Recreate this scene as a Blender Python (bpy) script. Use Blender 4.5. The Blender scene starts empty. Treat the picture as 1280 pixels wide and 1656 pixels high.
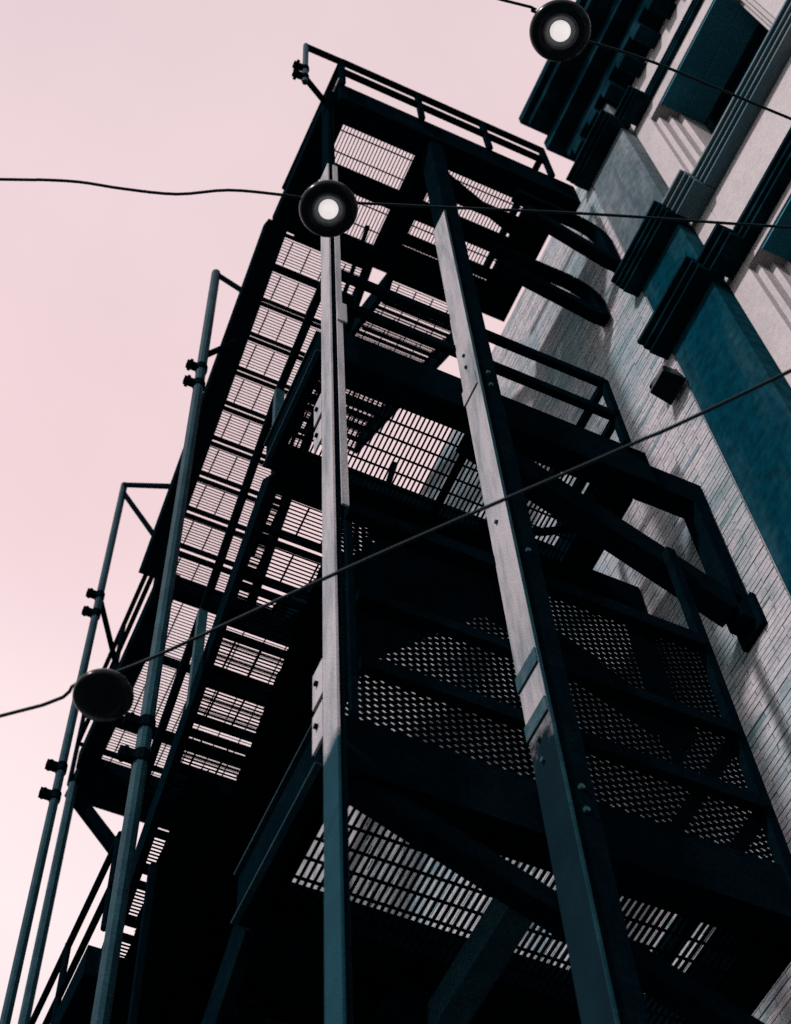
import bpy, math, random
from mathutils import Vector, Matrix

random.seed(7)
scene = bpy.context.scene
COL = scene.collection

# ---------------------------------------------------------------- camera
cam_data = bpy.data.cameras.new("camera")
cam = bpy.data.objects.new("camera", cam_data)
COL.objects.link(cam)
CAM_R = Matrix(((0.909903, -0.345615, -0.229405),
                (-0.412778, -0.809191, -0.418119),
                (-0.041124, 0.475141, -0.878948)))
EYE = 1.6      # eye height over the ground
cam.matrix_world = Matrix.Translation((0, 0, EYE)) @ CAM_R.to_4x4()
cam_data.sensor_fit = 'HORIZONTAL'
cam_data.sensor_width = 36.0
cam_data.lens = 2687.0 / 1280.0 * 36.0
cam_data.clip_start = 0.05
cam_data.clip_end = 3000
cam_data.dof.use_dof = True
cam_data.dof.focus_distance = 9.0
cam_data.dof.aperture_fstop = 4.2
scene.camera = cam

# ---------------------------------------------------------------- sky, sun, exposure
SUN_DIR = Vector((-0.74, -0.26, 0.62)).normalized()      # towards the sun
world = bpy.data.worlds.new("World")
scene.world = world
world.use_nodes = True
wn = world.node_tree
wn.nodes.clear()
w_out = wn.nodes.new("ShaderNodeOutputWorld")
w_sky = wn.nodes.new("ShaderNodeTexSky")
w_sky.sky_type = 'NISHITA'
w_sky.sun_disc = False
w_sky.sun_elevation = math.asin(SUN_DIR.z)
w_sky.sun_rotation = math.atan2(SUN_DIR.x, SUN_DIR.y)
w_bg = wn.nodes.new("ShaderNodeBackground")
w_bg.inputs["Strength"].default_value = 0.05
wn.links.new(w_sky.outputs[0], w_bg.inputs[0])
# thin pink evening haze over the whole sky, paler low in view
w_geo = wn.nodes.new("ShaderNodeTexCoord")
w_sep = wn.nodes.new("ShaderNodeSeparateXYZ")
wn.links.new(w_geo.outputs["Generated"], w_sep.inputs[0])
w_ramp = wn.nodes.new("ShaderNodeValToRGB")
w_ramp.color_ramp.elements[0].position = 0.0
w_ramp.color_ramp.elements[0].color = (0.70, 0.68, 0.67, 1)  # unseen low sky, made neutral so the ambient light is less pink
w_ramp.color_ramp.elements[1].position = 1.0
w_ramp.color_ramp.elements[1].color = (0.74, 0.565, 0.545, 1)
for pos, c in ((0.35, (0.86, 0.75, 0.73)), (0.74, (0.975, 0.80, 0.765)), (0.87, (0.885, 0.635, 0.615))):
    k = w_ramp.color_ramp.elements.new(pos)
    k.color = (*c, 1)
wn.links.new(w_sep.outputs["Z"], w_ramp.inputs[0])
w_veil = wn.nodes.new("ShaderNodeBackground")
w_veil.inputs["Strength"].default_value = 1.0
# faint cloud in the haze
w_noise = wn.nodes.new("ShaderNodeTexNoise")
w_noise.inputs["Scale"].default_value = 5.0
w_noise.inputs["Detail"].default_value = 5
wn.links.new(w_geo.outputs["Generated"], w_noise.inputs["Vector"])
w_mr = wn.nodes.new("ShaderNodeMapRange")
w_mr.inputs[1].default_value = 0.3
w_mr.inputs[2].default_value = 0.7
w_mr.inputs[3].default_value = 0.955
w_mr.inputs[4].default_value = 1.045
wn.links.new(w_noise.outputs["Fac"], w_mr.inputs[0])
w_mul = wn.nodes.new("ShaderNodeVectorMath")
w_mul.operation = 'SCALE'
wn.links.new(w_ramp.outputs[0], w_mul.inputs[0])
wn.links.new(w_mr.outputs[0], w_mul.inputs["Scale"])
wn.links.new(w_mul.outputs[0], w_veil.inputs[0])
w_add = wn.nodes.new("ShaderNodeAddShader")
wn.links.new(w_bg.outputs[0], w_add.inputs[0])
wn.links.new(w_veil.outputs[0], w_add.inputs[1])
wn.links.new(w_add.outputs[0], w_out.inputs[0])

sun_data = bpy.data.lights.new("sun", 'SUN')
sun_data.energy = 4.8
sun_data.angle = math.radians(4.0)
sun_data.color = (1.0, 0.86, 0.87)
sun = bpy.data.objects.new("sun", sun_data)
COL.objects.link(sun)
sun.location = (-10, -5, 30)
sun.rotation_euler = (-SUN_DIR).to_track_quat('-Z', 'Y').to_euler()

scene.view_settings.view_transform = 'Standard'
scene.view_settings.look = 'None'
scene.view_settings.exposure = 0.0
scene.view_settings.gamma = 1.0
scene.view_settings.use_curve_mapping = False
scene.cycles.use_denoising = False
scene.cycles.max_bounces = 6


# ---------------------------------------------------------------- materials
def mat(name, base, rough=0.7, dirt=None, scale=3.0, lo=0.45, hi=0.7, streak=None, bump=0.0, bump_scale=60.0,
        metallic=0.0, spec=0.4, fine=None):
    m = bpy.data.materials.new(name)
    m.use_nodes = True
    nt = m.node_tree
    b = nt.nodes["Principled BSDF"]
    b.inputs["Roughness"].default_value = rough
    b.inputs["Metallic"].default_value = metallic
    b.inputs["Specular IOR Level"].default_value = spec
    b.inputs["Base Color"].default_value = (*base, 1)
    tc = nt.nodes.new("ShaderNodeTexCoord")
    out = None
    if dirt is not None:
        mp = nt.nodes.new("ShaderNodeMapping")
        if streak:
            mp.inputs["Scale"].default_value = streak
        geo = nt.nodes.new("ShaderNodeNewGeometry")
        nt.links.new(geo.outputs["Position"], mp.inputs[0])
        nz = nt.nodes.new("ShaderNodeTexNoise")
        nz.inputs["Scale"].default_value = scale
        nz.inputs["Detail"].default_value = 8
        nz.inputs["Roughness"].default_value = 0.65
        nt.links.new(mp.outputs[0], nz.inputs["Vector"])
        rp = nt.nodes.new("ShaderNodeValToRGB")
        rp.color_ramp.elements[0].position = lo
        rp.color_ramp.elements[0].color = (*base, 1)
        rp.color_ramp.elements[1].position = hi
        rp.color_ramp.elements[1].color = (*dirt, 1)
        nt.links.new(nz.outputs["Fac"], rp.inputs[0])
        out = rp.outputs[0]
        if fine:
            nf = nt.nodes.new("ShaderNodeTexNoise")
            nf.inputs["Scale"].default_value = fine[0]
            nf.inputs["Detail"].default_value = 4
            nt.links.new(geo.outputs["Position"], nf.inputs["Vector"])
            mr = nt.nodes.new("ShaderNodeMapRange")
            mr.inputs[1].default_value = 0.3
            mr.inputs[2].default_value = 0.7
            mr.inputs[3].default_value = 1.0 - fine[1]
            mr.inputs[4].default_value = 1.0 + fine[1]
            nt.links.new(nf.outputs["Fac"], mr.inputs[0])
            mx = nt.nodes.new("ShaderNodeVectorMath")
            mx.operation = 'SCALE'
            nt.links.new(out, mx.inputs[0])
            nt.links.new(mr.outputs[0], mx.inputs["Scale"])
            out = mx.outputs[0]
        nt.links.new(out, b.inputs["Base Color"])
    if bump > 0:
        g2 = nt.nodes.new("ShaderNodeNewGeometry")
        n2 = nt.nodes.new("ShaderNodeTexNoise")
        n2.inputs["Scale"].default_value = bump_scale
        n2.inputs["Detail"].default_value = 6
        nt.links.new(g2.outputs["Position"], n2.inputs["Vector"])
        bp = nt.nodes.new("ShaderNodeBump")
        bp.inputs["Strength"].default_value = bump
        bp.inputs["Distance"].default_value = 0.01
        nt.links.new(n2.outputs["Fac"], bp.inputs["Height"])
        nt.links.new(bp.outputs[0], b.inputs["Normal"])
    return m


def brick_mat(name):
    m = mat(name, (0.30, 0.305, 0.322), 0.9, dirt=(0.085, 0.145, 0.16), scale=2.4, streak=(1, 0.6, 1.5), lo=0.50, hi=0.72,
            bump=0.6, bump_scale=45, fine=(28.0, 0.16), spec=0.1)
    nt = m.node_tree
    b = nt.nodes["Principled BSDF"]
    src = b.inputs["Base Color"].links[0].from_socket
    geo = nt.nodes.new("ShaderNodeNewGeometry")
    for scl, sc, lo, hi, col, amt in (((1, 1, 1), 0.85, 0.46, 0.66, (0.10, 0.185, 0.205), 0.85), ((1, 2.2, 14), 1.3, 0.60, 0.70, (0.045, 0.115, 0.13), 0.8)):  # first layer paints soft teal shadow patches, second dark streaks along courses
        mp = nt.nodes.new("ShaderNodeMapping")
        mp.inputs["Scale"].default_value = scl
        nt.links.new(geo.outputs["Position"], mp.inputs[0])
        nz = nt.nodes.new("ShaderNodeTexNoise")
        nz.inputs["Scale"].default_value = sc
        nz.inputs["Detail"].default_value = 7
        nz.inputs["Roughness"].default_value = 0.6
        nt.links.new(mp.outputs[0], nz.inputs["Vector"])
        mr = nt.nodes.new("ShaderNodeMapRange")
        mr.inputs[1].default_value, mr.inputs[2].default_value = lo, hi
        mr.inputs[4].default_value = amt
        nt.links.new(nz.outputs["Fac"], mr.inputs[0])
        mix = nt.nodes.new("ShaderNodeMix")
        mix.data_type = 'RGBA'
        nt.links.new(mr.outputs[0], mix.inputs[0])
        nt.links.new(src, mix.inputs[6])
        mix.inputs[7].default_value = (*col, 1)
        src = mix.outputs[2]
    oi = nt.nodes.new("ShaderNodeObjectInfo")
    ad = nt.nodes.new("ShaderNodeMath"); ad.operation = 'ADD'
    nt.links.new(geo.outputs["Random Per Island"], ad.inputs[0])
    nt.links.new(oi.outputs["Random"], ad.inputs[1])
    fr = nt.nodes.new("ShaderNodeMath"); fr.operation = 'FRACT'
    nt.links.new(ad.outputs[0], fr.inputs[0])
    rp = nt.nodes.new("ShaderNodeValToRGB")
    e = rp.color_ramp.elements
    e[0].position = 0.0; e[0].color = (0.38, 0.60, 0.64, 1)
    e[1].position = 0.05; e[1].color = (0.93, 0.94, 0.945, 1)
    k = e.new(0.018); k.color = (0.52, 0.72, 0.75, 1)
    k = e.new(0.6); k.color = (1.0, 1.0, 1.0, 1)
    k = e.new(1.0); k.color = (1.08, 1.06, 1.06, 1)
    nt.links.new(fr.outputs[0], rp.inputs[0])
    mx = nt.nodes.new("ShaderNodeVectorMath"); mx.operation = 'MULTIPLY'
    nt.links.new(src, mx.inputs[0])
    nt.links.new(rp.outputs[0], mx.inputs[1])
    nt.links.new(mx.outputs[0], b.inputs["Base Color"])
    return m


M = {}
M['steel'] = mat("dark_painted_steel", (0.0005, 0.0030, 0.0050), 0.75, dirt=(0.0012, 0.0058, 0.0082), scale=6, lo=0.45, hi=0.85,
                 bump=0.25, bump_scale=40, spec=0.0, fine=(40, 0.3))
M['tube'] = mat("weathered_teal_steel", (0.0012, 0.022, 0.032), 0.65, dirt=(0.008, 0.042, 0.054), scale=5, lo=0.42, hi=0.75,
                bump=0.2, spec=0.05, fine=(50, 0.3))
M['shade_band'] = mat("teal_shade_band_and_bolt", (0.012, 0.045, 0.06), 0.7, dirt=(0.05, 0.085, 0.095), scale=14, spec=0.1, bump=0.3)  # painted shadow bands on the second post; its bolts share the colour
M['pale'] = mat("pale_plate_and_lit_face", (0.265, 0.268, 0.282), 0.8, dirt=(0.055, 0.095, 0.11), scale=2.0, streak=(4, 4, 0.6),
                lo=0.45, hi=0.78, bump=0.3, bump_scale=90, spec=0.1, fine=(150, 0.2))


def plate_with_shadow(name, z_edge, soft, c0, c1):
    """Pale plate with a cast shadow painted dark on its lower length, ragged at the edge."""
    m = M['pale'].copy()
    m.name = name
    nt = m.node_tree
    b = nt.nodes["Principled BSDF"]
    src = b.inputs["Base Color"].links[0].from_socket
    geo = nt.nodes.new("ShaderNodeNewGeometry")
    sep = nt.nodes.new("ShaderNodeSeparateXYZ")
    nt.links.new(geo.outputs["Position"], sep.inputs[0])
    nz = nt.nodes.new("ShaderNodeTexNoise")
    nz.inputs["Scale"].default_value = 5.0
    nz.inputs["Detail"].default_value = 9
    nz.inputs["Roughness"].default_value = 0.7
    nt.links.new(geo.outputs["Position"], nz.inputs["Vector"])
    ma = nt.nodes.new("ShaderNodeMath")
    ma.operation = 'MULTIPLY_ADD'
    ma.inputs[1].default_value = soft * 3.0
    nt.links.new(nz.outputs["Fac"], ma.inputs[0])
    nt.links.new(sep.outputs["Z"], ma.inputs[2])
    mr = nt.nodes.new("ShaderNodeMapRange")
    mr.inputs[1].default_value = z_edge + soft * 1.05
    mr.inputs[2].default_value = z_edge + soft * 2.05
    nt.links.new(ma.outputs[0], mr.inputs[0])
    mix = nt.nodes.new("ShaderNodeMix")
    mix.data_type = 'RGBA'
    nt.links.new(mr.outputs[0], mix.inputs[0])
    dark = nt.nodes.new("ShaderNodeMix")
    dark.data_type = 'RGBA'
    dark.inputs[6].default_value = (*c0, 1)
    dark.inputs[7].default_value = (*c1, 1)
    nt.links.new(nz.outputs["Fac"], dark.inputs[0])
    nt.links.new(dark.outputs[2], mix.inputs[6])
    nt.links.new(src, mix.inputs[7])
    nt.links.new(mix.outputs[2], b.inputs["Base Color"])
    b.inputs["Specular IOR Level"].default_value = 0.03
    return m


M['plate_one'] = plate_with_shadow("plate_with_painted_shadow", EYE + 4.95, 0.10, (0.001, 0.016, 0.026), (0.003, 0.040, 0.055))  # lower length darkened in colour as a painted cast shadow
M['plate_two'] = plate_with_shadow("plate_with_painted_shadow", EYE + 5.6, 0.22, (0.0004, 0.004, 0.007), (0.001, 0.013, 0.020))
M['stucco'] = mat("pale_stucco", (0.335, 0.32, 0.325), 0.9, dirt=(0.225, 0.23, 0.235), scale=1.3, streak=(1, 1, 0.5), lo=0.45, hi=0.75,
                  bump=0.5, bump_scale=70, spec=0.2, fine=(25, 0.08))
M['pilaster'] = mat("dark_painted_stone", (0.0008, 0.021, 0.033), 0.9, dirt=(0.014, 0.048, 0.062), scale=1.1, streak=(1.0, 2.6, 0.5),
                    lo=0.5, hi=0.85, bump=0.4, bump_scale=50, spec=0.0, fine=(14, 0.3))
M['lighter_stone'] = mat("lighter_painted_stone", (0.03, 0.058, 0.07), 0.85, dirt=(0.105, 0.135, 0.145), scale=1.8, streak=(1.0, 2.4, 0.45),
                   lo=0.38, hi=0.7, bump=0.5, bump_scale=50, spec=0.08, fine=(14, 0.3))
M['soffit'] = mat("teal_soffit_board", (0.012, 0.115, 0.165), 0.8, dirt=(0.03, 0.17, 0.215), scale=3, spec=0.1)
M['trim'] = mat("dark_trim_paint", (0.001, 0.009, 0.014), 0.85, dirt=(0.005, 0.026, 0.036), scale=4, spec=0.0, bump=0.2)
M['mould'] = mat("grey_green_moulding", (0.05, 0.105, 0.125), 0.8, dirt=(0.16, 0.19, 0.2), scale=3, streak=(1, 0.4, 3), spec=0.1, bump=0.3)
M['mortar'] = mat("mortar", (0.215, 0.228, 0.238), 0.95, dirt=(0.08, 0.11, 0.12), scale=2.5, bump=0.4, spec=0.1)
M['brick'] = brick_mat("painted_brick")
M['glass'] = mat("dark_window_glass", (0.004, 0.012, 0.016), 0.08, spec=0.5)
M['enamel'] = mat("black_enamel", (0.0015, 0.005, 0.007), 0.22, dirt=(0.003, 0.010, 0.013), scale=20, spec=0.08)
M['reflector'] = mat("tarnished_reflector", (0.06, 0.075, 0.08), 0.35, dirt=(0.015, 0.025, 0.03), scale=30, spec=0.4)
M['cable'] = mat("black_rubber_cable", (0.003, 0.012, 0.016), 0.6, spec=0.06)
M['asphalt'] = mat("asphalt", (0.045, 0.052, 0.056), 0.9, dirt=(0.07, 0.075, 0.078), scale=1.5, bump=0.5, spec=0.2)
M['roof'] = mat("roof_felt", (0.06, 0.065, 0.07), 0.9, dirt=(0.1, 0.1, 0.1), scale=2)


def bulb_material(name, strength):
    m = mat(name, (0.8, 0.76, 0.76), 0.35, spec=0.5)
    b = m.node_tree.nodes["Principled BSDF"]
    b.inputs["Emission Color"].default_value = (1.0, 0.93, 0.92, 1)
    b.inputs["Emission Strength"].default_value = strength
    return m


M['bulb'] = bulb_material("lit_bulb", 0.7)


# ---------------------------------------------------------------- mesh helpers
class MB:
    """Collects boxes, beams, tubes and lathes into one mesh."""
    def __init__(self):
        self.v, self.f = [], []

    def quadbox(self, c8):
        n = len(self.v)
        self.v += [tuple(p) for p in c8]
        self.f += [(n, n + 3, n + 2, n + 1), (n + 4, n + 5, n + 6, n + 7), (n, n + 1, n + 5, n + 4),
                   (n + 1, n + 2, n + 6, n + 5), (n + 2, n + 3, n + 7, n + 6), (n + 3, n, n + 4, n + 7)]
        return self

    def box(self, x0, x1, y0, y1, z0, z1):
        return self.quadbox([(x0, y0, z0), (x1, y0, z0), (x1, y1, z0), (x0, y1, z0),
                             (x0, y0, z1), (x1, y0, z1), (x1, y1, z1), (x0, y1, z1)])

    def beam(self, p, q, w, h, up=(0, 0, 1)):
        p, q = Vector(p), Vector(q)
        d = (q - p).normalized()
        up = Vector(up)
        s = d.cross(up)
        if s.length < 1e-4:
            s = d.cross(Vector((0, 1, 0)))
        s.normalize()
        u = s.cross(d).normalized()
        s, u = s * w / 2, u * h / 2
        return self.quadbox([p - s - u, p + s - u, q + s - u, q - s - u,
                             p - s + u, p + s + u, q + s + u, q - s + u])

    def ibeam(self, p, q, w, h, t=0.02, up=(0, 0, 1)):
        """Rolled I section: two flanges and a web."""
        p, q = Vector(p), Vector(q)
        d = (q - p).normalized()
        s = d.cross(Vector(up)).normalized()
        u = s.cross(d).normalized()
        o = u * (h / 2 - t / 2)
        self.beam(p - o, q - o, w, t, up)
        self.beam(p + o, q + o, w, t, up)
        self.beam(p, q, t, h - 2 * t, up)
        return self

    def tube(self, pts, r, n=8, cap=True):
        pts = [Vector(p) for p in pts]
        rings = []
        for i, p in enumerate(pts):
            d = (pts[min(i + 1, len(pts) - 1)] - pts[max(i - 1, 0)]).normalized()
            a = d.cross(Vector((0.13, 0.2, 0.97)) if abs(d.z) < 0.9 else Vector((1, 0, 0))).normalized()
            b = d.cross(a)
            base = len(self.v)
            for k in range(n):
                t = 2 * math.pi * k / n
                self.v.append(tuple(p + (a * math.cos(t) + b * math.sin(t)) * r))
            rings.append(base)
        for r0, r1 in zip(rings, rings[1:]):
            for k in range(n):
                self.f.append((r0 + k, r0 + (k + 1) % n, r1 + (k + 1) % n, r1 + k))
        if cap:
            self.f.append(tuple(rings[0] + k for k in range(n))[::-1])
            self.f.append(tuple(rings[-1] + k for k in range(n)))
        return self

    def lathe(self, prof, n=40):
        """prof: (radius, z) list around the z axis."""
        base = len(self.v)
        for r, z in prof:
            for k in range(n):
                t = 2 * math.pi * k / n
                self.v.append((r * math.cos(t), r * math.sin(t), z))
        for i in range(len(prof) - 1):
            for k in range(n):
                a, b = base + i * n, base + (i + 1) * n
                self.f.append((a + k, a + (k + 1) % n, b + (k + 1) % n, b + k))
        return self

    def data(self, name, m, smooth=False, bevel=0.0):
        me = bpy.data.meshes.new(name)
        me.from_pydata(self.v, [], self.f)
        me.materials.append(m)
        if smooth:
            for p in me.polygons:
                p.use_smooth = True
        me.update()
        return me

    def obj(self, name, m, parent=None, smooth=False, kind=None, bevel=0.0):
        o = bpy.data.objects.new(name, self.data(name, m, smooth))
        COL.objects.link(o)
        if parent is not None:
            o.parent = parent
        if kind:
            o['kind'] = kind
        if bevel > 0:
            md = o.modifiers.new("bevel", 'BEVEL')
            md.width = bevel
            md.segments = 2
            md.limit_method = 'ANGLE'
        return o


def link_copy(data, name, parent, loc=(0, 0, 0), scale=(1, 1, 1), rot=(0, 0, 0)):
    o = bpy.data.objects.new(name, data)
    COL.objects.link(o)
    o.parent = parent
    o.location = loc
    o.scale = scale
    o.rotation_euler = rot
    return o


def tag(o, label, cat, group=None):
    o['label'] = label
    o['category'] = cat
    if group:
        o['group'] = group
    return o


def empty(name, loc=(0, 0, 0)):
    o = bpy.data.objects.new(name, None)
    COL.objects.link(o)
    o.location = loc
    return o


Z = lambda z: z + EYE      # heights below are measured from the eye, 1.6 m above the ground

# ---------------------------------------------------------------- ground
g = MB()
g.v = [(-400, -400, 0), (400, -400, 0), (400, 400, 0), (-400, 400, 0)]
g.f = [(0, 1, 2, 3)]
ground = g.obj("ground", M['asphalt'], kind='structure')

# ---------------------------------------------------------------- building on the right
building = empty("corner_building", (4.3, 3, 0))
tag(building, "pale corner building with stepped mouldings, dark pilaster and side wall of painted brick", "building")
BX, BY = 4.3, 3.0


def bobj(mb, name, m, parent=None, **k):
    """Part of the building: coordinates are world ones, parented to the building."""
    o = mb.obj(name, m, parent or building, **k)
    o.location = (-BX, -BY, 0) if parent is None else (0, 0, 0)
    return o


ROOF = Z(16.6)
# body of the building behind the facing
bobj(MB().box(5.2, 14, -12, 24, 0, ROOF - 0.9), "wall", M['stucco'])
bobj(MB().box(5.0, 14.2, -12.1, 24.1, ROOF - 0.897, ROOF - 0.6), "roof", M['roof'])

# brick side wall: mortar bed and bricks laid on it
BRX = 4.2
bw = bobj(MB().box(BRX + 0.012, 5.198, 3.275, 24, 0, Z(15.6)), "brick_wall", M['mortar'])
BL, BH, BJ = 0.235, 0.0415, 0.0075
brick_me = MB().box(0, 0.03, 0, 1, 0, 1).data("brick", M['brick'])
scene.view_layers[0].update()


def project(p):
    q = CAM_R.transposed() @ (Vector(p) - Vector((0, 0, EYE)))
    f = cam_data.lens / 36.0 * 1280
    return 640 + f * q.x / -q.z, 828 - f * q.y / -q.z


cands, rest = [], MB()
zc, row = Z(3.5), 0
while zc < Z(15.5):
    y = 3.285 - (0.0 if row % 2 else (BL + BJ) / 2)
    while y < 8.5:
        y0, y1 = max(y, 3.285), y + BL
        if y1 - y0 > 0.05:
            jit = random.uniform(-0.0015, 0.0025)
            br = (y0 + random.uniform(0, .002), y1 + BJ - 0.0035 - random.uniform(0, .002), zc + random.uniform(-.0012, .0012), BH + random.uniform(-.002, .002), jit)
            px, py = project((BRX, (y0 + y1) / 2, zc))
            inside = -10 < px < 1290 and -10 < py < 1500 and y0 < 5.0
            cands.append((0 if inside else 1, Vector((BRX, y0, zc - EYE)).length, br))
        y += BL + BJ
    zc += BH + BJ
    row += 1
cands.sort(key=lambda c: (c[0], c[1]))
for i, (ins, d, (y0, y1, z0, h, jit)) in enumerate(cands):
    if i < 300:
        link_copy(brick_me, "brick", bw, (BRX + jit, y0, z0), (1, y1 - y0, h))
    else:
        rest.box(BRX + jit, BRX + 0.03, y0, y1, z0, z0 + h)
rest.obj("brick", M['brick'], bw, kind='stuff')

# dark corner pilaster and the stucco front beside it
PY0, PY1 = 2.68, 3.27
pil = bobj(MB().box(4.19, 5.19, PY0, PY1, 0, Z(12.498)), "pilaster", M['pilaster'], bevel=0.012)
MB().box(4.19, 5.19, PY0, PY1, Z(12.50), Z(16.0)).obj("upper_block", M['lighter_stone'], pil, bevel=0.012)  # lighter in tone than the pilaster below
# light stepped jambs between pilaster and windows
SX = 4.33
WIN = [(1.24, 2.30), (-1.25, -0.15), (-3.75, -2.65)]     # windows along the front
pier_edges = [(2.30, 2.676)] + [(-0.15, 1.24), (-2.65, -1.25), (-12, -3.75)]
for a, b in pier_edges:
    mb = MB()
    mb.box(SX, 5.18, a + 0.16, b - (0.16 if b < 2.6 else 0), 0, Z(16.0))
    bobj(mb, "stucco_pier", M['stucco'], bevel=0.01)
    rv = MB()
    for side in (0, 1):
        if side == 1 and b > 2.6:
            continue
        for k in range(3):
            x0 = SX + 0.055 + k * 0.085
            o0, o1 = 0.16 - 0.053 * (k + 1), 0.16 - 0.053 * k
            if side == 0:
                rv.box(x0, 5.17, a + o0, a + o1, 0, Z(15.98))
            else:
                rv.box(x0, 5.17, b - o1, b - o0, 0, Z(15.98))
    bobj(rv, "stepped_jamb", M['stucco'], bevel=0.006)

# storeys of the front: wall bands between windows, windows, mouldings
BANDS = [(Z(10.96), Z(12.45)), (Z(14.85), Z(15.96)), (Z(6.7), Z(8.1)), (Z(2.6), Z(3.9)), (0, Z(-0.4))]
for z0, z1 in BANDS:
    for a, b in WIN:
        bobj(MB().box(SX + 0.002, 5.16, a - 0.157, b + 0.157, z0, z1), "spandrel", M['stucco'])
OPEN = [(Z(12.45), Z(14.85)), (Z(8.1), Z(10.96)), (Z(3.9), Z(6.7))]
for z0, z1 in OPEN:
    for a, b in WIN:
        fr = MB()
        gx = 4.86
        fr.box(gx - 0.07, gx + 0.05, a + 0.001, a + 0.075, z0, z1)
        fr.box(gx - 0.07, gx + 0.05, b - 0.075, b - 0.001, z0, z1)
        fr.box(gx - 0.07, gx + 0.05, a + 0.075, b - 0.075, z1 - 0.10, z1 - 0.001)
        fr.box(gx - 0.07, gx + 0.05, a + 0.075, b - 0.075, z0 + 0.001, z0 + 0.10)
        zm = (z0 + z1) / 2
        fr.box(gx - 0.10, gx + 0.03, a + 0.075, b - 0.075, zm - 0.04, zm + 0.04)
        w = bobj(fr, "window", M['trim'], bevel=0.006)
        MB().box(gx, gx + 0.012, a + 0.07, b - 0.07, z0 + 0.09, z1 - 0.09).obj("pane", M['glass'], w)
        # painted soffit board under the window head
        MB().box(SX + 0.014, gx - 0.28, a + 0.002, b - 0.002, z1 - 0.03, z1 - 0.004).obj("head_board", M['soffit'], w)
        MB().box(gx - 0.276, gx - 0.075, a + 0.002, b - 0.002, z1 - 0.06, z1 - 0.004).obj("head_board", M['soffit'], w)


def moulding(name, z, fronts, steps, m_front, m_pil, thick=0.07):
    """Stepped string course: runs along the front, breaks forward round the pier and the pilaster."""
    segs = [(-12, 2.32, fronts[0], SX, m_front), (2.32, PY0 - 0.06, fronts[1], SX - 0.05, m_front),
            (PY0 - 0.06, PY1 + 0.08, fronts[2], 4.19, m_pil)]
    for a, b, x, back, m in segs:
        mb = MB()
        proj = back - x
        for k in range(steps):
            p = proj * (0.45 + 0.55 * (k + 1) / steps)
            e = 0.004 * (steps - k)
            mb.box(back - p, back + 0.08 + k * 0.004, a + e * 0.2, b - e * 0.2, z + thick * k, z + thick * (k + 1) - 0.004)
        bobj(mb, name, m, bevel=0.004)


moulding("string_course", Z(12.34), (4.14, 4.04, 3.975), 4, M['mould'], M['trim'], thick=0.04)
moulding("string_course", Z(11.08), (4.19, 4.06, 3.97), 3, M['trim'], M['trim'], thick=0.05)
moulding("string_course", Z(15.10), (4.26, 4.10, 3.97), 3, M['trim'], M['trim'], thick=0.035)
# roof cornice
cn = MB()
for k, (x0, z0, z1, e) in enumerate([(4.10, 16.0, 16.25, 0.02), (3.93, 16.253, 16.50, 0.10), (3.72, 16.503, 16.66, 0.00), (3.66, 16.663, 16.85, 0.05)]):
    cn.box(x0, 5.3, -12, PY1 + 0.02 + e, Z(z0), Z(z1))
cor = bobj(cn, "cornice", M['trim'], bevel=0.01)
den = MB().box(-0.10, 0.13, -0.075, 0.075, -0.17, 0).data("dentil", M['trim'])
yy = PY1 - 0.12
while yy > -1.2:
    link_copy(den, "dentil", cor, (4.20, yy, Z(16.0) - 0.003))
    yy -= 0.30

# small floodlight bracket on the corner
fl = empty("wall_floodlight", (4.19, 3.345, Z(10.64)))
fl.scale = (0.88, 0.88, 0.88)
tag(fl, "small black floodlight fixed to the corner where brick meets the dark pilaster", "floodlight")
mb = MB()
mb.quadbox([(-.22, -.10, -.12), (-.02, -.12, -.16), (-.02, .14, -.16), (-.22, .12, -.12),
            (-.16, -.07, .10), (-.02, -.07, .12), (-.02, .09, .12), (-.16, .09, .10)])
mb.obj("housing", M['enamel'], fl, bevel=0.01)
mb = MB().beam((0.005, 0, 0.10), (-0.10, 0.10, 0.22), 0.03, 0.03).beam((-0.10, 0.10, 0.22), (-0.15, 0.14, 0.10), 0.03, 0.03)
mb.box(-0.012, 0.006, -0.05, 0.07, 0.02, 0.2)
mb.obj("bracket", M['enamel'], fl)

# ---------------------------------------------------------------- fire escape
FE = empty("fire_escape", (2.6, 4, 0))
tag(FE, "dark steel fire escape tower with grated landings and stairs climbing the brick wall", "fire escape")
FO = Vector((-2.6, -4, 0))


def fpart(mb, name, m=None, parent=None, **k):
    o = mb.obj(name, m or M['steel'], parent or FE, **k)
    if parent is None:
        o.location = FO
    return o


Y0 = 3.5
L2, L3, L4 = Z(5.15), Z(9.2), Z(14.2)        # undersides of the gratings


def grating(mb, x0, x1, y0, y1, z, along='y', pitch=0.031, t=0.0075, h=0.03, rod=0.105):
    """Bearing bars and cross rods of a welded steel grating, joined."""
    if along == 'y':
        x = x0
        while x < x1:
            mb.box(x, x + t, y0, y1, z, z + h)
            x += pitch
        y = y0 + rod / 2
        while y < y1:
            mb.box(x0, x1, y - 0.006, y + 0.006, z + h * 0.45, z + h * 0.85)
            y += rod
    else:
        y = y0
        while y < y1:
            mb.box(x0, x1, y, y + t, z, z + h)
            y += pitch
        x = x0 + rod / 2
        while x < x1:
            mb.box(x - 0.006, x + 0.006, y0, y1, z + h * 0.45, z + h * 0.85)
            x += rod
    return mb


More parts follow.
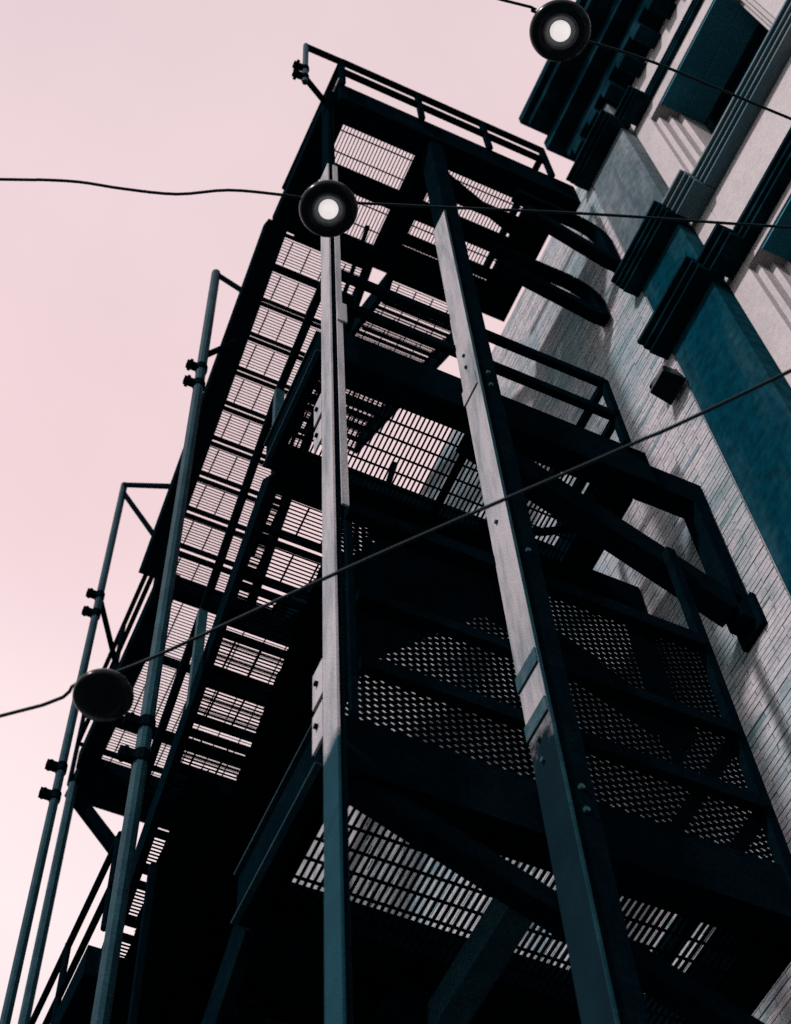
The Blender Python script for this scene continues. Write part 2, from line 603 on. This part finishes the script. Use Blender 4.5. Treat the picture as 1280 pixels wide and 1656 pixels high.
def grating_bars(parent, x0, x1, y0, y1, z, pitch=0.031, t=0.0075, h=0.03, rod=0.105):
    """The same grating with every bar an object of its own."""
    bar = MB().box(0, t, 0, y1 - y0, 0, h).data("grating_bar", M['steel'])
    x = x0
    while x < x1:
        link_copy(bar, "grating_bar", parent, (x, y0, z))
        x += pitch
    rodm = MB().box(0, x1 - x0, -0.006, 0.006, h * 0.45, h * 0.85).data("cross_rod", M['steel'])
    y = y0 + rod / 2
    while y < y1:
        link_copy(rodm, "cross_rod", parent, (x0, y, z))
        y += rod


# posts of the end frame, standing just in front of the beams ----------------
YP = 3.27
# first post: a plate on edge, doubled by a strip in its upper length
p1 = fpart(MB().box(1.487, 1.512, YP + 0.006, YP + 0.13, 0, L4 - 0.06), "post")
MB().box(1.475, 1.486, YP, YP + 0.132, 0, Z(12.1)).obj("lit_face", M['plate_one'], p1)  # pale plate added as the sunlit side of the post
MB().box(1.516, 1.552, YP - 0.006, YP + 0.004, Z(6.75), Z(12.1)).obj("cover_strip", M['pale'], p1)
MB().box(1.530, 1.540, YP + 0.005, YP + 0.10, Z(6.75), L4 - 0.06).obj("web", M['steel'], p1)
# second post: boxed section; sunlit side painted pale, shaded front painted dark
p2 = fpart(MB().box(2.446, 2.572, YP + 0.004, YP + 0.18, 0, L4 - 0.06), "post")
MB().box(2.434, 2.445, YP - 0.003, YP + 0.184, 0, Z(12.15)).obj("lit_face", M['plate_two'], p2)
MB().box(2.432, 2.446, YP - 0.010, YP - 0.004, 0, Z(12.15)).obj("lit_edge", M['tube'], p2)  # lighter strip paints the lit front edge of the post
for zb, hh in ((5.98, 0.11), (5.62, 0.10)):  # dark bands painted in for beam shadows across the post
    MB().box(2.424, 2.433, YP + 0.0, YP + 0.186, Z(zb), Z(zb + hh)).obj("shade_band", M['shade_band'], p2)
# clip plates with bolts beside the first post
for zt in (8.23, 7.91, 5.63, 5.34):
    MB().box(1.474, 1.484, YP + 0.135, YP + 0.235, Z(zt - 0.24), Z(zt)).obj("clip_plate", M['pale'], p1)
    MB().tube([(1.460, YP + 0.185, Z(zt - 0.12)), (1.476, YP + 0.185, Z(zt - 0.12))], 0.013, 6).obj("bolt", M['steel'], p1)
# gusset plates where the beams meet the posts
MB().box(1.515, 1.575, YP - 0.018, YP - 0.008, Z(9.0), Z(9.28)).obj("gusset_plate", M['pale'], p1)
MB().box(2.424, 2.433, YP + 0.02, YP + 0.19, Z(8.98), Z(9.16)).obj("gusset_plate", M['pale'], p2)
for zc in (5.00, 5.14, 8.98, 9.16, 7.0):
    MB().tube([(2.51, YP - 0.010, Z(zc)), (2.51, YP + 0.01, Z(zc))], 0.014, 6).obj("bolt", M['shade_band'], p2)
    MB().tube([(2.420, YP + 0.10, Z(zc + 0.4)), (2.436, YP + 0.10, Z(zc + 0.4))], 0.012, 6).obj("bolt", M['shade_band'], p2)


# wall brackets -----------------------------------------------------------
def bracket(y, ztop, zfoot, xin, arm=0.13, w=0.12, drop=0.38, th=0.17):
    mb = MB()
    mb.beam((3.6, y, ztop - arm / 2), (4.19, y, ztop - arm / 2), w, arm)
    mb.beam((4.13, y, ztop - arm), (4.13, y, zfoot - 0.1), w, 0.11, up=(1, 0, 0))
    o = fpart(mb, "wall_bracket", bevel=0.006)
    MB().beam((xin, y, ztop - drop), (4.09, y, zfoot + 0.02), w, th).obj("brace", M['steel'], o, bevel=0.006)
    MB().box(4.165, 4.199, y - 0.11, y + 0.11, zfoot - 0.17, zfoot + 0.14).obj("foot_plate", M['steel'], o)
    return o


bracket(Y0 + 0.10, Z(9.42), Z(7.88), 2.5, 0.30, 0.14, 0.55, 0.21)
bracket(4.42, Z(9.42), Z(7.85), 2.3, 0.26)
bracket(Y0 + 0.08, Z(5.38), Z(4.0), 1.68, 0.28, 0.10, 0.27, 0.12)
bracket(4.42, Z(5.38), Z(4.0), 2.2, 0.26)


def curved_bracket(y, z, foot, x0):
    pts = [(x0, y, z)]
    for k in range(7):
        t = k / 6 * math.pi / 2
        pts.append((3.86 + 0.27 * math.sin(t), y, z - 0.27 + 0.27 * math.cos(t)))
    pts.append((4.13, y, foot))
    mb = MB()
    for a, b in zip(pts, pts[1:]):
        mb.beam(a, b, 0.09, 0.11, up=(0, 1, 0))
    o = fpart(mb, "wall_bracket")
    MB().beam((x0 + 0.05, y, z - 0.36), (4.10, y, foot + 0.03), 0.10, 0.13).obj("brace", M['steel'], o)
    return o


curved_bracket(3.38, Z(13.95), Z(13.1), 3.3)
curved_bracket(3.72, Z(13.30), Z(12.65), 3.2)


# landings ------------------------------------------------------------------
def landing(zb, y0, y1, x0, x1, beam_h, bars, edge=0.18, rear=True):
    mb = MB()
    mb.beam((x0, y0 + 0.05, zb + 0.13), (x0, y1 + 0.1, zb + 0.13), 0.07, 0.30)          # outer stringer
    o = fpart(mb, "landing", bevel=0.004)
    for zz in (zb - 0.02, zb + 0.275):
        MB().beam((x0 - 0.04, y0 + 0.05, zz), (x0 - 0.04, y1 + 0.1, zz), 0.03, 0.009).obj("flange", M['tube'], o)  # lighter colour paints the lit edges of the stringer
    MB().box(x1 - edge, x1 + 0.02, y0 + 0.2, y1 + 0.22, zb - 0.02, zb + 0.24).obj("edge_beam", M['steel'], o)
    if rear:
        MB().box(x0 + 0.04, x1 - edge - 0.002, y1, y1 + 0.20, zb - 0.03, zb + 0.22).obj("rear_beam", M['steel'], o)
    if bars:
        grating_bars(o, x0 + 0.06, x1 - edge, y0 + 0.16, y1 - 0.002, zb + 0.01, h=0.022)
    return o


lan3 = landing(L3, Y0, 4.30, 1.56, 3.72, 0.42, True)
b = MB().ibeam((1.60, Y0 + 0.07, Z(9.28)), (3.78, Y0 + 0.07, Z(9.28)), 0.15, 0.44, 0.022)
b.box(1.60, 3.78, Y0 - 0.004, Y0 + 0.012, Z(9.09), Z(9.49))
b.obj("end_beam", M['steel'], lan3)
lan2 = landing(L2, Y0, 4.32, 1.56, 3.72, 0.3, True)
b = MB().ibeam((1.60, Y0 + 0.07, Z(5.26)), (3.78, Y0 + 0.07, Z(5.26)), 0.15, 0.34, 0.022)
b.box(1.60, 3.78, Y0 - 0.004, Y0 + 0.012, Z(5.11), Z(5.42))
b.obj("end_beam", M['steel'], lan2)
MB().beam((2.40, Y0 + 0.12, Z(4.86)), (2.40, 6.0, Z(4.86)), 0.12, 0.16).obj("joist", M['tube'], lan2)
for z, l in ((9.18, lan3),):
    MB().beam((2.62, Y0 + 0.2, Z(z)), (2.62, 4.3, Z(z)), 0.035, 0.08).obj("joist", M['steel'], l)
# loose conduit and hangers seen under the third landing
MB().tube([(2.55, 4.25, Z(8.9)), (3.25, 4.05, Z(9.0)), (3.6, 3.9, Z(9.08))], 0.028).obj("conduit", M['steel'], lan3)
MB().tube([(2.95, 3.62, Z(9.12)), (3.15, 4.1, Z(9.12))], 0.018).obj("conduit", M['steel'], lan3)

# top landing: two long bays with cross beams, grating lying the other way in the near panel
mb = MB()
mb.box(1.60, 3.92, 3.25, 3.46, L4 - 0.05, L4 + 0.42)
lan4 = fpart(mb, "landing", bevel=0.004)
for x0, x1 in ((1.50, 1.598), (1.60, 1.72), (2.44, 2.64), (3.54, 3.80)):
    MB().box(x0, x1, 3.30 if x0 < 1.55 else 3.462, 4.55, L4 - 0.02, L4 + 0.24).obj("joist", M['steel'], lan4)
for y0, y1 in ((3.86, 4.00), (4.42, 4.58)):
    for x0, x1 in ((1.723, 2.437), (2.643, 3.537)):
        MB().box(x0, x1, y0, y1, L4 - 0.01, L4 + 0.2).obj("cross_beam", M['steel'], lan4)
for yb in (3.64, 4.18, 4.30):
    MB().box(2.643, 3.537, yb, yb + 0.07, L4 - 0.005, L4 + 0.15).obj("cross_beam", M['steel'], lan4)
for (x0, x1, y0, y1) in ((1.73, 2.43, 3.47, 3.85), (1.73, 2.43, 4.01, 4.41), (2.65, 3.53, 3.47, 3.85), (2.65, 3.53, 4.01, 4.41)):
    grating(MB(), x0, x1, y0, y1, L4 + 0.16, 'y', t=0.0075, h=0.015, rod=0.19).obj("grating", M['steel'], lan4, kind='stuff')
MB().beam((2.66, 3.5, L4 - 0.06), (3.55, 3.75, L4 - 0.06), 0.07, 0.06).obj("brace", M['steel'], lan4)
MB().beam((2.66, 3.92, L4 - 0.08), (3.60, 3.84, L4 - 0.08), 0.06, 0.06).obj("brace", M['steel'], lan4)


# stairs ----------------------------------------------------------------------
def tread_data(w, d, solid=False):
    mb = MB()
    mb.box(0, w, 0, 0.022, -0.02, 0.035)
    mb.box(0, w, d - 0.010, d, -0.055, 0.03)
    if solid:
        mb.box(0, w, 0.014, d - 0.014, 0.0, 0.006)
    else:
        grating(mb, 0.004, w - 0.004, 0.046, d - 0.016, 0.012, 'x', pitch=0.027, t=0.0055, h=0.012, rod=0.17)
    return mb.data("tread", M['steel'])


def flight(x0, x1, ya, za, yb, zb, stringer=0.24, thick=0.05, overlap=0.035, solid=False, outer_thick=None):
    """Straight flight from (ya, za) to (yb, zb); za > zb or za < zb alike."""
    o = empty("stair_flight")
    o.parent = FE
    o.location = FO
    for i, x in enumerate((x0, x1)):
        t = outer_thick if (outer_thick and i == 0) else thick
        xx = x if i else x - (t - thick) / 2
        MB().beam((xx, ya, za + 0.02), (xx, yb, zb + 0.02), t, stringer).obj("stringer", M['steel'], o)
    n = max(2, round(abs(za - zb) / 0.185))
    run = (yb - ya) / n
    d = abs(run) + overlap
    td = tread_data(x1 - x0 - thick - 0.004, d, solid)
    for k in range(n):
        yk = min(ya + run * k, ya + run * (k + 1))
        zk = za + (zb - za) * (k + 0.5) / n
        link_copy(td, "tread", o, (x0 + thick / 2 + 0.002, yk, zk))
    return o


fl4 = flight(1.61, 2.44, 4.55, Z(14.2), 7.25, Z(12.3), outer_thick=0.19)
fl5 = flight(2.68, 3.55, 4.6, Z(14.2), 7.2, Z(16.4))
fl4b = flight(2.66, 3.52, 7.25, Z(12.3), 4.5, Z(9.35), solid=True)
fl3 = flight(1.60, 2.46, 4.5, Z(9.25), 7.0, Z(7.35))
fl3b = flight(2.62, 3.52, 7.0, Z(7.35), 4.5, Z(5.35), solid=True)
fl2 = flight(1.60, 2.46, 4.5, Z(5.2), 6.9, Z(3.4), solid=True)
fl2b = flight(2.62, 3.52, 6.9, Z(3.4), 4.3, Z(1.2), solid=True)


def mid_landing(z, y0, y1, x0=1.56, x1=3.6):
    mb = MB()
    mb.box(x0 - 0.06, x0 + 0.12, y0, y1, z - 0.02, z + 0.22)
    mb.box(x1 - 0.1, x1, y0, y1, z - 0.02, z + 0.22)
    mb.box(x0 + 0.122, x1 - 0.102, y0, y0 + 0.12, z - 0.01, z + 0.2)
    mb.box(x0 - 0.02, x1, y1 + 0.002, y1 + 0.34, z - 0.04, z + 0.24)
    o = fpart(mb, "landing")
    grating(MB(), x0 + 0.124, x1 - 0.104, y0 + 0.122, y1, z + 0.1, 'x', t=0.005, h=0.012, rod=0.2).obj("grating", M['steel'], o, kind='stuff')
    for yb in (y0 + 0.75, y0 + 1.5):
        MB().box(x0 + 0.124, x1 - 0.104, yb, yb + 0.05, z + 0.02, z + 0.098).obj("cross_beam", M['steel'], o)
    return o


ml4 = mid_landing(Z(12.28), 7.25, 9.38, x0=1.68)
ml3 = mid_landing(Z(7.35), 7.0, 8.6)
ml2 = mid_landing(Z(3.4), 6.9, 8.4)
MB().beam((1.66, 9.6, Z(12.2)), (2.25, 9.6, Z(11.5)), 0.08, 0.12).obj("brace", M['steel'], ml4)
MB().beam((2.25, 9.6, Z(11.5)), (2.25, 9.6, Z(12.24)), 0.06, 0.08, up=(1, 0, 0)).obj("brace", M['steel'], ml4)


# guard rails -----------------------------------------------------------------
def rail(parent, pts, r=0.028, name="guard_rail", flat=None, m=None):
    mb = MB()
    if flat:
        for a, b in zip(pts, pts[1:]):
            mb.beam(a, b, flat[0], flat[1])
    else:
        mb.tube(pts, r, 8)
    return mb.obj(name, m or M['steel'], parent)


# third landing: two flat rails at the end, returning along the wall side
for z in (10.40, 9.86):
    rail(lan3, [(1.64, Y0 - 0.03, Z(z)), (3.62, Y0 - 0.03, Z(z))], flat=(0.05, 0.085))
    rail(lan3, [(3.62, Y0, Z(z)), (3.62, 4.3, Z(z))], flat=(0.045, 0.07))
rail(lan3, [(3.62, Y0 - 0.03, Z(9.45)), (3.62, Y0 - 0.03, Z(10.43))], name="guard_post", flat=(0.05, 0.05))
rail(lan3, [(3.62, 4.28, Z(9.45)), (3.62, 4.28, Z(10.43))], name="guard_post", flat=(0.05, 0.05))
# top landing
for z in (15.22, 14.86):
    rail(lan4, [(1.60, 3.2, Z(z)), (3.66, 3.2, Z(z))], flat=(0.05, 0.06))
rail(lan4, [(1.25, 3.2, Z(15.19)), (1.62, 3.2, Z(15.21))], flat=(0.05, 0.06))
for x in (1.60, 2.36, 3.02, 3.64):
    rail(lan4, [(x, 3.2, Z(14.4)), (x, 3.2, Z(15.24))], name="guard_post", flat=(0.045, 0.045))
rail(lan4, [(1.60, 3.2, Z(15.2)), (1.58, 4.5, Z(15.2))], flat=(0.05, 0.06))
rail(lan4, [(1.60, 3.2, Z(14.84)), (1.58, 4.5, Z(14.84))], flat=(0.05, 0.06))
rail(lan4, [(3.64, 3.2, Z(15.1)), (3.64, 4.5, Z(15.1))], flat=(0.05, 0.06))
MB().box(1.573, 1.585, 3.22, 3.75, Z(14.62), Z(14.66)).obj("toe_strip", M['pale'], lan4)
# stair guards
rail(fl4, [(2.44, 4.5, Z(15.15)), (2.44, 7.25, Z(13.25))], 0.022, "handrail")
rail(fl3, [(1.60, 3.55, Z(10.66)), (1.60, 4.4, Z(10.45)), (1.60, 7.0, Z(8.5))], 0.03, "handrail")
for yy, zz in ((4.42, 9.3), (5.7, 8.35)):
    rail(fl3, [(1.60, yy, Z(zz)), (1.60, yy, Z(zz + 1.12))], name="baluster", flat=(0.06, 0.05), m=M['tube'])
rail(fl3, [(2.5, 4.5, Z(10.2)), (2.5, 7.0, Z(8.3))], 0.022, "handrail")
rail(fl4b, [(3.5, 4.5, Z(10.3)), (3.5, 7.25, Z(13.25))], 0.022, "handrail")
# mid landing guards
for ml, z, ya, yb, x, hs in ((ml4, 12.28, 7.35, 9.6, 1.63, (0.64, 1.1)), (ml3, 7.35, 6.6, 8.6, 1.5, (0.35, 0.80)), (ml2, 3.4, 6.9, 8.4, 1.5, (0.4, 0.8))):
    for dz in hs:
        rail(ml, [(x, ya, Z(z + dz)), (x, yb, Z(z + dz))], 0.022)
        rail(ml, [(x, yb, Z(z + dz)), (3.5, yb, Z(z + dz))], 0.022)
    for yy in (ya + 0.05, (ya + yb) / 2, yb):
        rail(ml, [(x, yy, Z(z)), (x, yy, Z(z + hs[1] + 0.02))], 0.022, "guard_post")
# legs of the mid landings
rail(ml4, [(1.66, 9.55, Z(12.24)), (1.66, 9.55, 0)], 0.044, "leg", m=M['tube'])


# expanded metal screens -------------------------------------------------------
def expanded(mb, org, du, dv, nu, nv, keep, sw, nrm, t=0.012):
    """Diamond mesh in the plane org + i*du + j*dv; strands are flat bars turned a little out of the plane."""
    org, du, dv, nrm = Vector(org), Vector(du), Vector(dv), Vector(nrm)
    for j in range(nv):
        for i in range(nu):
            o = org + du * (i + (0.5 if j % 2 else 0)) + dv * j
            if not keep(o):
                continue
            for s in (-1, 1):
                a, b = o, o + du * 0.5 * s + dv
                off = nrm * t
                e = dv.normalized() * sw
                n = len(mb.v)
                mb.v += [tuple(a), tuple(b), tuple(b + off + e), tuple(a + off + e)]
                mb.f.append((n, n + 1, n + 2, n + 3))
    return mb


# end screen of the second landing
sc = MB()
sc.beam((1.64, Y0 - 0.02, Z(7.14)), (3.64, Y0 - 0.02, Z(7.14)), 0.06, 0.10)
sc.beam((1.66, Y0 + 0.02, Z(7.14)), (1.66, Y0 + 0.02, Z(5.42)), 0.03, 0.04, up=(0, 1, 0))
sc.beam((3.665, Y0, Z(4.6)), (3.665, Y0, Z(8.15)), 0.055, 0.055, up=(0, 1, 0))
screen = fpart(sc, "mesh_screen")
MB().beam((1.68, Y0 - 0.02, Z(6.37)), (3.64, Y0 - 0.02, Z(6.37)), 0.05, 0.075).obj("guard_rail", M['steel'], screen)
MB().beam((1.68, Y0 - 0.02, Z(5.82)), (3.64, Y0 - 0.02, Z(5.82)), 0.05, 0.085).obj("guard_rail", M['steel'], screen)
expanded(MB(), (1.66, Y0 + 0.035, Z(5.40)), (0.072, 0, 0), (0, 0, 0.0215), 29, 81, lambda p: p.x < 3.70, 0.0164, (0, -1, 0), 0.0083).obj(
    "expanded_metal", M['steel'], screen, kind='stuff')
for z in (6.37, 5.82):
    MB().beam((3.66, Y0 + 0.03, Z(z)), (3.66, 4.5, Z(z)), 0.045, 0.07).obj("guard_rail", M['steel'], screen)

# long side screen enclosing the stair below the third landing


def zl(y):
    guard = 7.36 - max(0.0, y - 3.76) * 0.41                 # guard of the second landing
    stair = 9.05 - (y - 4.5) * 0.76                          # underside of the flight above
    t = min(1.0, max(0.0, (y - 5.1) / 0.8))
    return guard * (1 - t) + stair * t



sd = MB()
sd.beam((1.66, 3.75, Z(5.25)), (1.66, 7.7, Z(5.25)), 0.04, 0.06)
for yy in (6.35, 7.6):
    sd.beam((1.66, yy, Z(5.25)), (1.66, yy, Z(zl(yy))), 0.04, 0.05, up=(0, 1, 0))
side = fpart(sd, "mesh_screen")
expanded(MB(), (1.675, 3.75, Z(5.27)), (0, 0.10, 0), (0, 0, 0.028), 40, 110, lambda p: p.z - EYE < zl(p.y) - 0.02, 0.013, (1, 0, 0), 0.014).obj(
    "expanded_metal", M['steel'], side, kind='stuff')


# free-standing pipe columns on the outer side -------------------------------------
def pipe_column(x, y, z0, z1, arms, couplers, r=0.04):
    o = fpart(MB().tube([(x, y, z0), (x, y, z1)], r, 10), "pipe_column", M['tube'])
    for a in arms:
        MB().tube([(x, y, Z(a[0])), a[1]], 0.026, 8).obj("strut", M['steel'], o)
    for zc in couplers:
        c = MB()
        c.tube([(x, y, Z(zc) - 0.045), (x, y, Z(zc) + 0.045)], r + 0.010, 10)
        c.box(x - r - 0.085, x - r - 0.005, y - 0.025, y + 0.025, Z(zc) - 0.035, Z(zc) + 0.035)
        c.tube([(x - r - 0.055, y - 0.05, Z(zc)), (x - r - 0.055, y + 0.05, Z(zc))], 0.014, 6)
        c.obj("coupler", M['steel'], o)
    return o


pipe_column(1.25, 5.32, 0, Z(14.62), [(14.6, (1.54, 5.17, Z(14.0))), (12.66, (1.52, 5.34, Z(13.27)))], [12.4, 12.08, 7.5, 7.2], r=0.041)
pipe_column(1.25, 7.85, 0, Z(14.85), [(14.85, (1.55, 6.63, Z(12.88))), (14.7, (1.63, 7.43, Z(13.2))), (12.7, (1.63, 8.5, Z(12.75)))],
            [12.7, 12.4, 10.2, 9.86], r=0.034)
pipe_column(1.25, 3.2, Z(13.9), Z(15.24), [(14.05, (1.62, 3.4, Z(14.1)))], [14.35, 14.05], r=0.025)


# ---------------------------------------------------------------- string lights across the alley
def cable(name, pts, r, label):
    # smooth the polyline with small knots so that it hangs like a twisted flex
    P = [Vector(p) for p in pts]
    out = []
    for i in range(len(P) - 1):
        p0, p1, p2, p3 = P[max(i - 1, 0)], P[i], P[i + 1], P[min(i + 2, len(P) - 1)]
        n = max(4, int((p2 - p1).length / 0.06))
        for k in range(n):
            t = k / n
            out.append(0.5 * ((2 * p1) + (-p0 + p2) * t + (2 * p0 - 5 * p1 + 4 * p2 - p3) * t * t + (-p0 + 3 * p1 - 3 * p2 + p3) * t ** 3))
    out.append(P[-1])
    mb = MB().tube(out, r, 7)
    return tag(mb.obj(name, M['cable'], smooth=True), label, "cable", "cables strung across the alley")


cable("cable", [(-6.0, 4.6, Z(7.2)), (-2.0, 3.2, Z(7.05)), (-0.4, 2.52, Z(7.0)), (-0.26, 2.46, Z(7.0)), (-0.09, 2.40, Z(7.01)), (0.09, 2.34, Z(6.97)), (0.31, 2.27, Z(6.97)),
                (0.51, 2.18, Z(7.02)), (0.73, 2.10, Z(7.0)), (0.94, 2.06, Z(7.06)), (1.35, 1.9, Z(7.04)), (2.04, 1.63, Z(7.02)),
                (2.85, 1.34, Z(7.02)), (4.34, 0.80, Z(7.06))], 0.0068, "kinked black cable carrying the lamp beside the left post")
cable("cable", [(-6, 4.0, Z(7.9)), (0, 1.35, Z(7.65)), (1.34, 1.04, Z(7.5)), (1.47, 1.03, Z(7.5)), (1.60, 1.03, Z(7.52)), (1.72, 1.05, Z(7.5)),
                (2.08, 1.01, Z(7.5)), (2.78, 0.98, Z(7.5)), (4.34, 0.92, Z(7.55))], 0.0068, "black cable carrying the lamp by the roof cornice, crossing the facade windows")
cable("cable", [(-6, 8.9, Z(5.6)), (-1.2, 4.9, Z(5.1)), (0.33, 3.71, Z(5.0)), (0.55, 3.47, Z(5.02)), (0.72, 3.31, Z(5.02)), (1.24, 2.65, Z(5.0)), (1.60, 2.22, Z(5.0)),
                (1.93, 1.83, Z(5.0)), (2.29, 1.38, Z(5.0)), (4.34, -1.2, Z(5.1))], 0.0068, "straight black cable crossing in front of both posts")


def lamp(x, y, z, r, label, lit=True, tilt=(0, 0, 0)):
    o = empty("pendant_lamp", (x, y, z))
    o.rotation_euler = tilt
    tag(o, label, "lamp", "pendant lamps on the alley cables")
    mb = MB()
    prof = [(0.28, 0.58), (0.60, 0.54), (0.84, 0.42), (0.96, 0.26), (1.0, 0.10), (0.96, -0.05), (0.86, -0.13), (0.72, -0.14),
            (0.58, -0.08), (0.47, 0.02), (0.39, 0.13), (0.0, 0.15)] if lit else \
           [(0.28, 0.56), (0.62, 0.50), (0.88, 0.34), (0.99, 0.12), (0.99, -0.02), (0.93, -0.12), (0.5, -0.17), (0.0, -0.18)]
    prof = [(a * r, b * r) for a, b in prof]
    mb.lathe(prof, 48)
    sh = mb.obj("shade", M['enamel'], o, smooth=True)
    cp = MB().lathe([(0.0, 0.95 * r), (r * 0.2, 0.93 * r), (r * 0.24, 0.6 * r), (r * 0.3, 0.54 * r), (0.0, 0.5 * r)], 20)
    cp.obj("cap", M['enamel'], o, smooth=True)
    if lit:
        pr = []
        for k in range(13):
            t = k / 12 * math.pi
            pr.append((max(0.0, 0.34 * r * math.sin(t)), 0.06 * r - 0.34 * r * math.cos(t)))
        MB().lathe([(0.37 * r, 0.145 * r), (0.48 * r, 0.035 * r), (0.585 * r, -0.055 * r), (0.57 * r, -0.085 * r), (0.46 * r, 0.0), (0.36 * r, 0.11 * r)], 40).obj(
            "reflector", M['reflector'], o, smooth=True)
        MB().lathe(pr, 28).obj("bulb", M['bulb'], o, smooth=True)
    hk = MB().tube([(0, 0, 0.9 * r), (0, 0, 1.15 * r)], 0.006, 6)
    hk.box(-0.02, 0.02, -0.009, 0.009, 0.93 * r, 1.06 * r)
    hk.obj("hook", M['cable'], o)
    return o


lamp(0.93, 2.06, Z(6.93), 0.128, "round black lamp with a lit bulb hanging in front of the left post")
lamp(1.60, 1.04, Z(7.37), 0.136, "round black lamp with a lit bulb in front of the roof cornice")
lamp(0.63, 3.40, Z(4.88), 0.108, "round black lamp showing no bulb beside the outer pipe columns", lit=False)
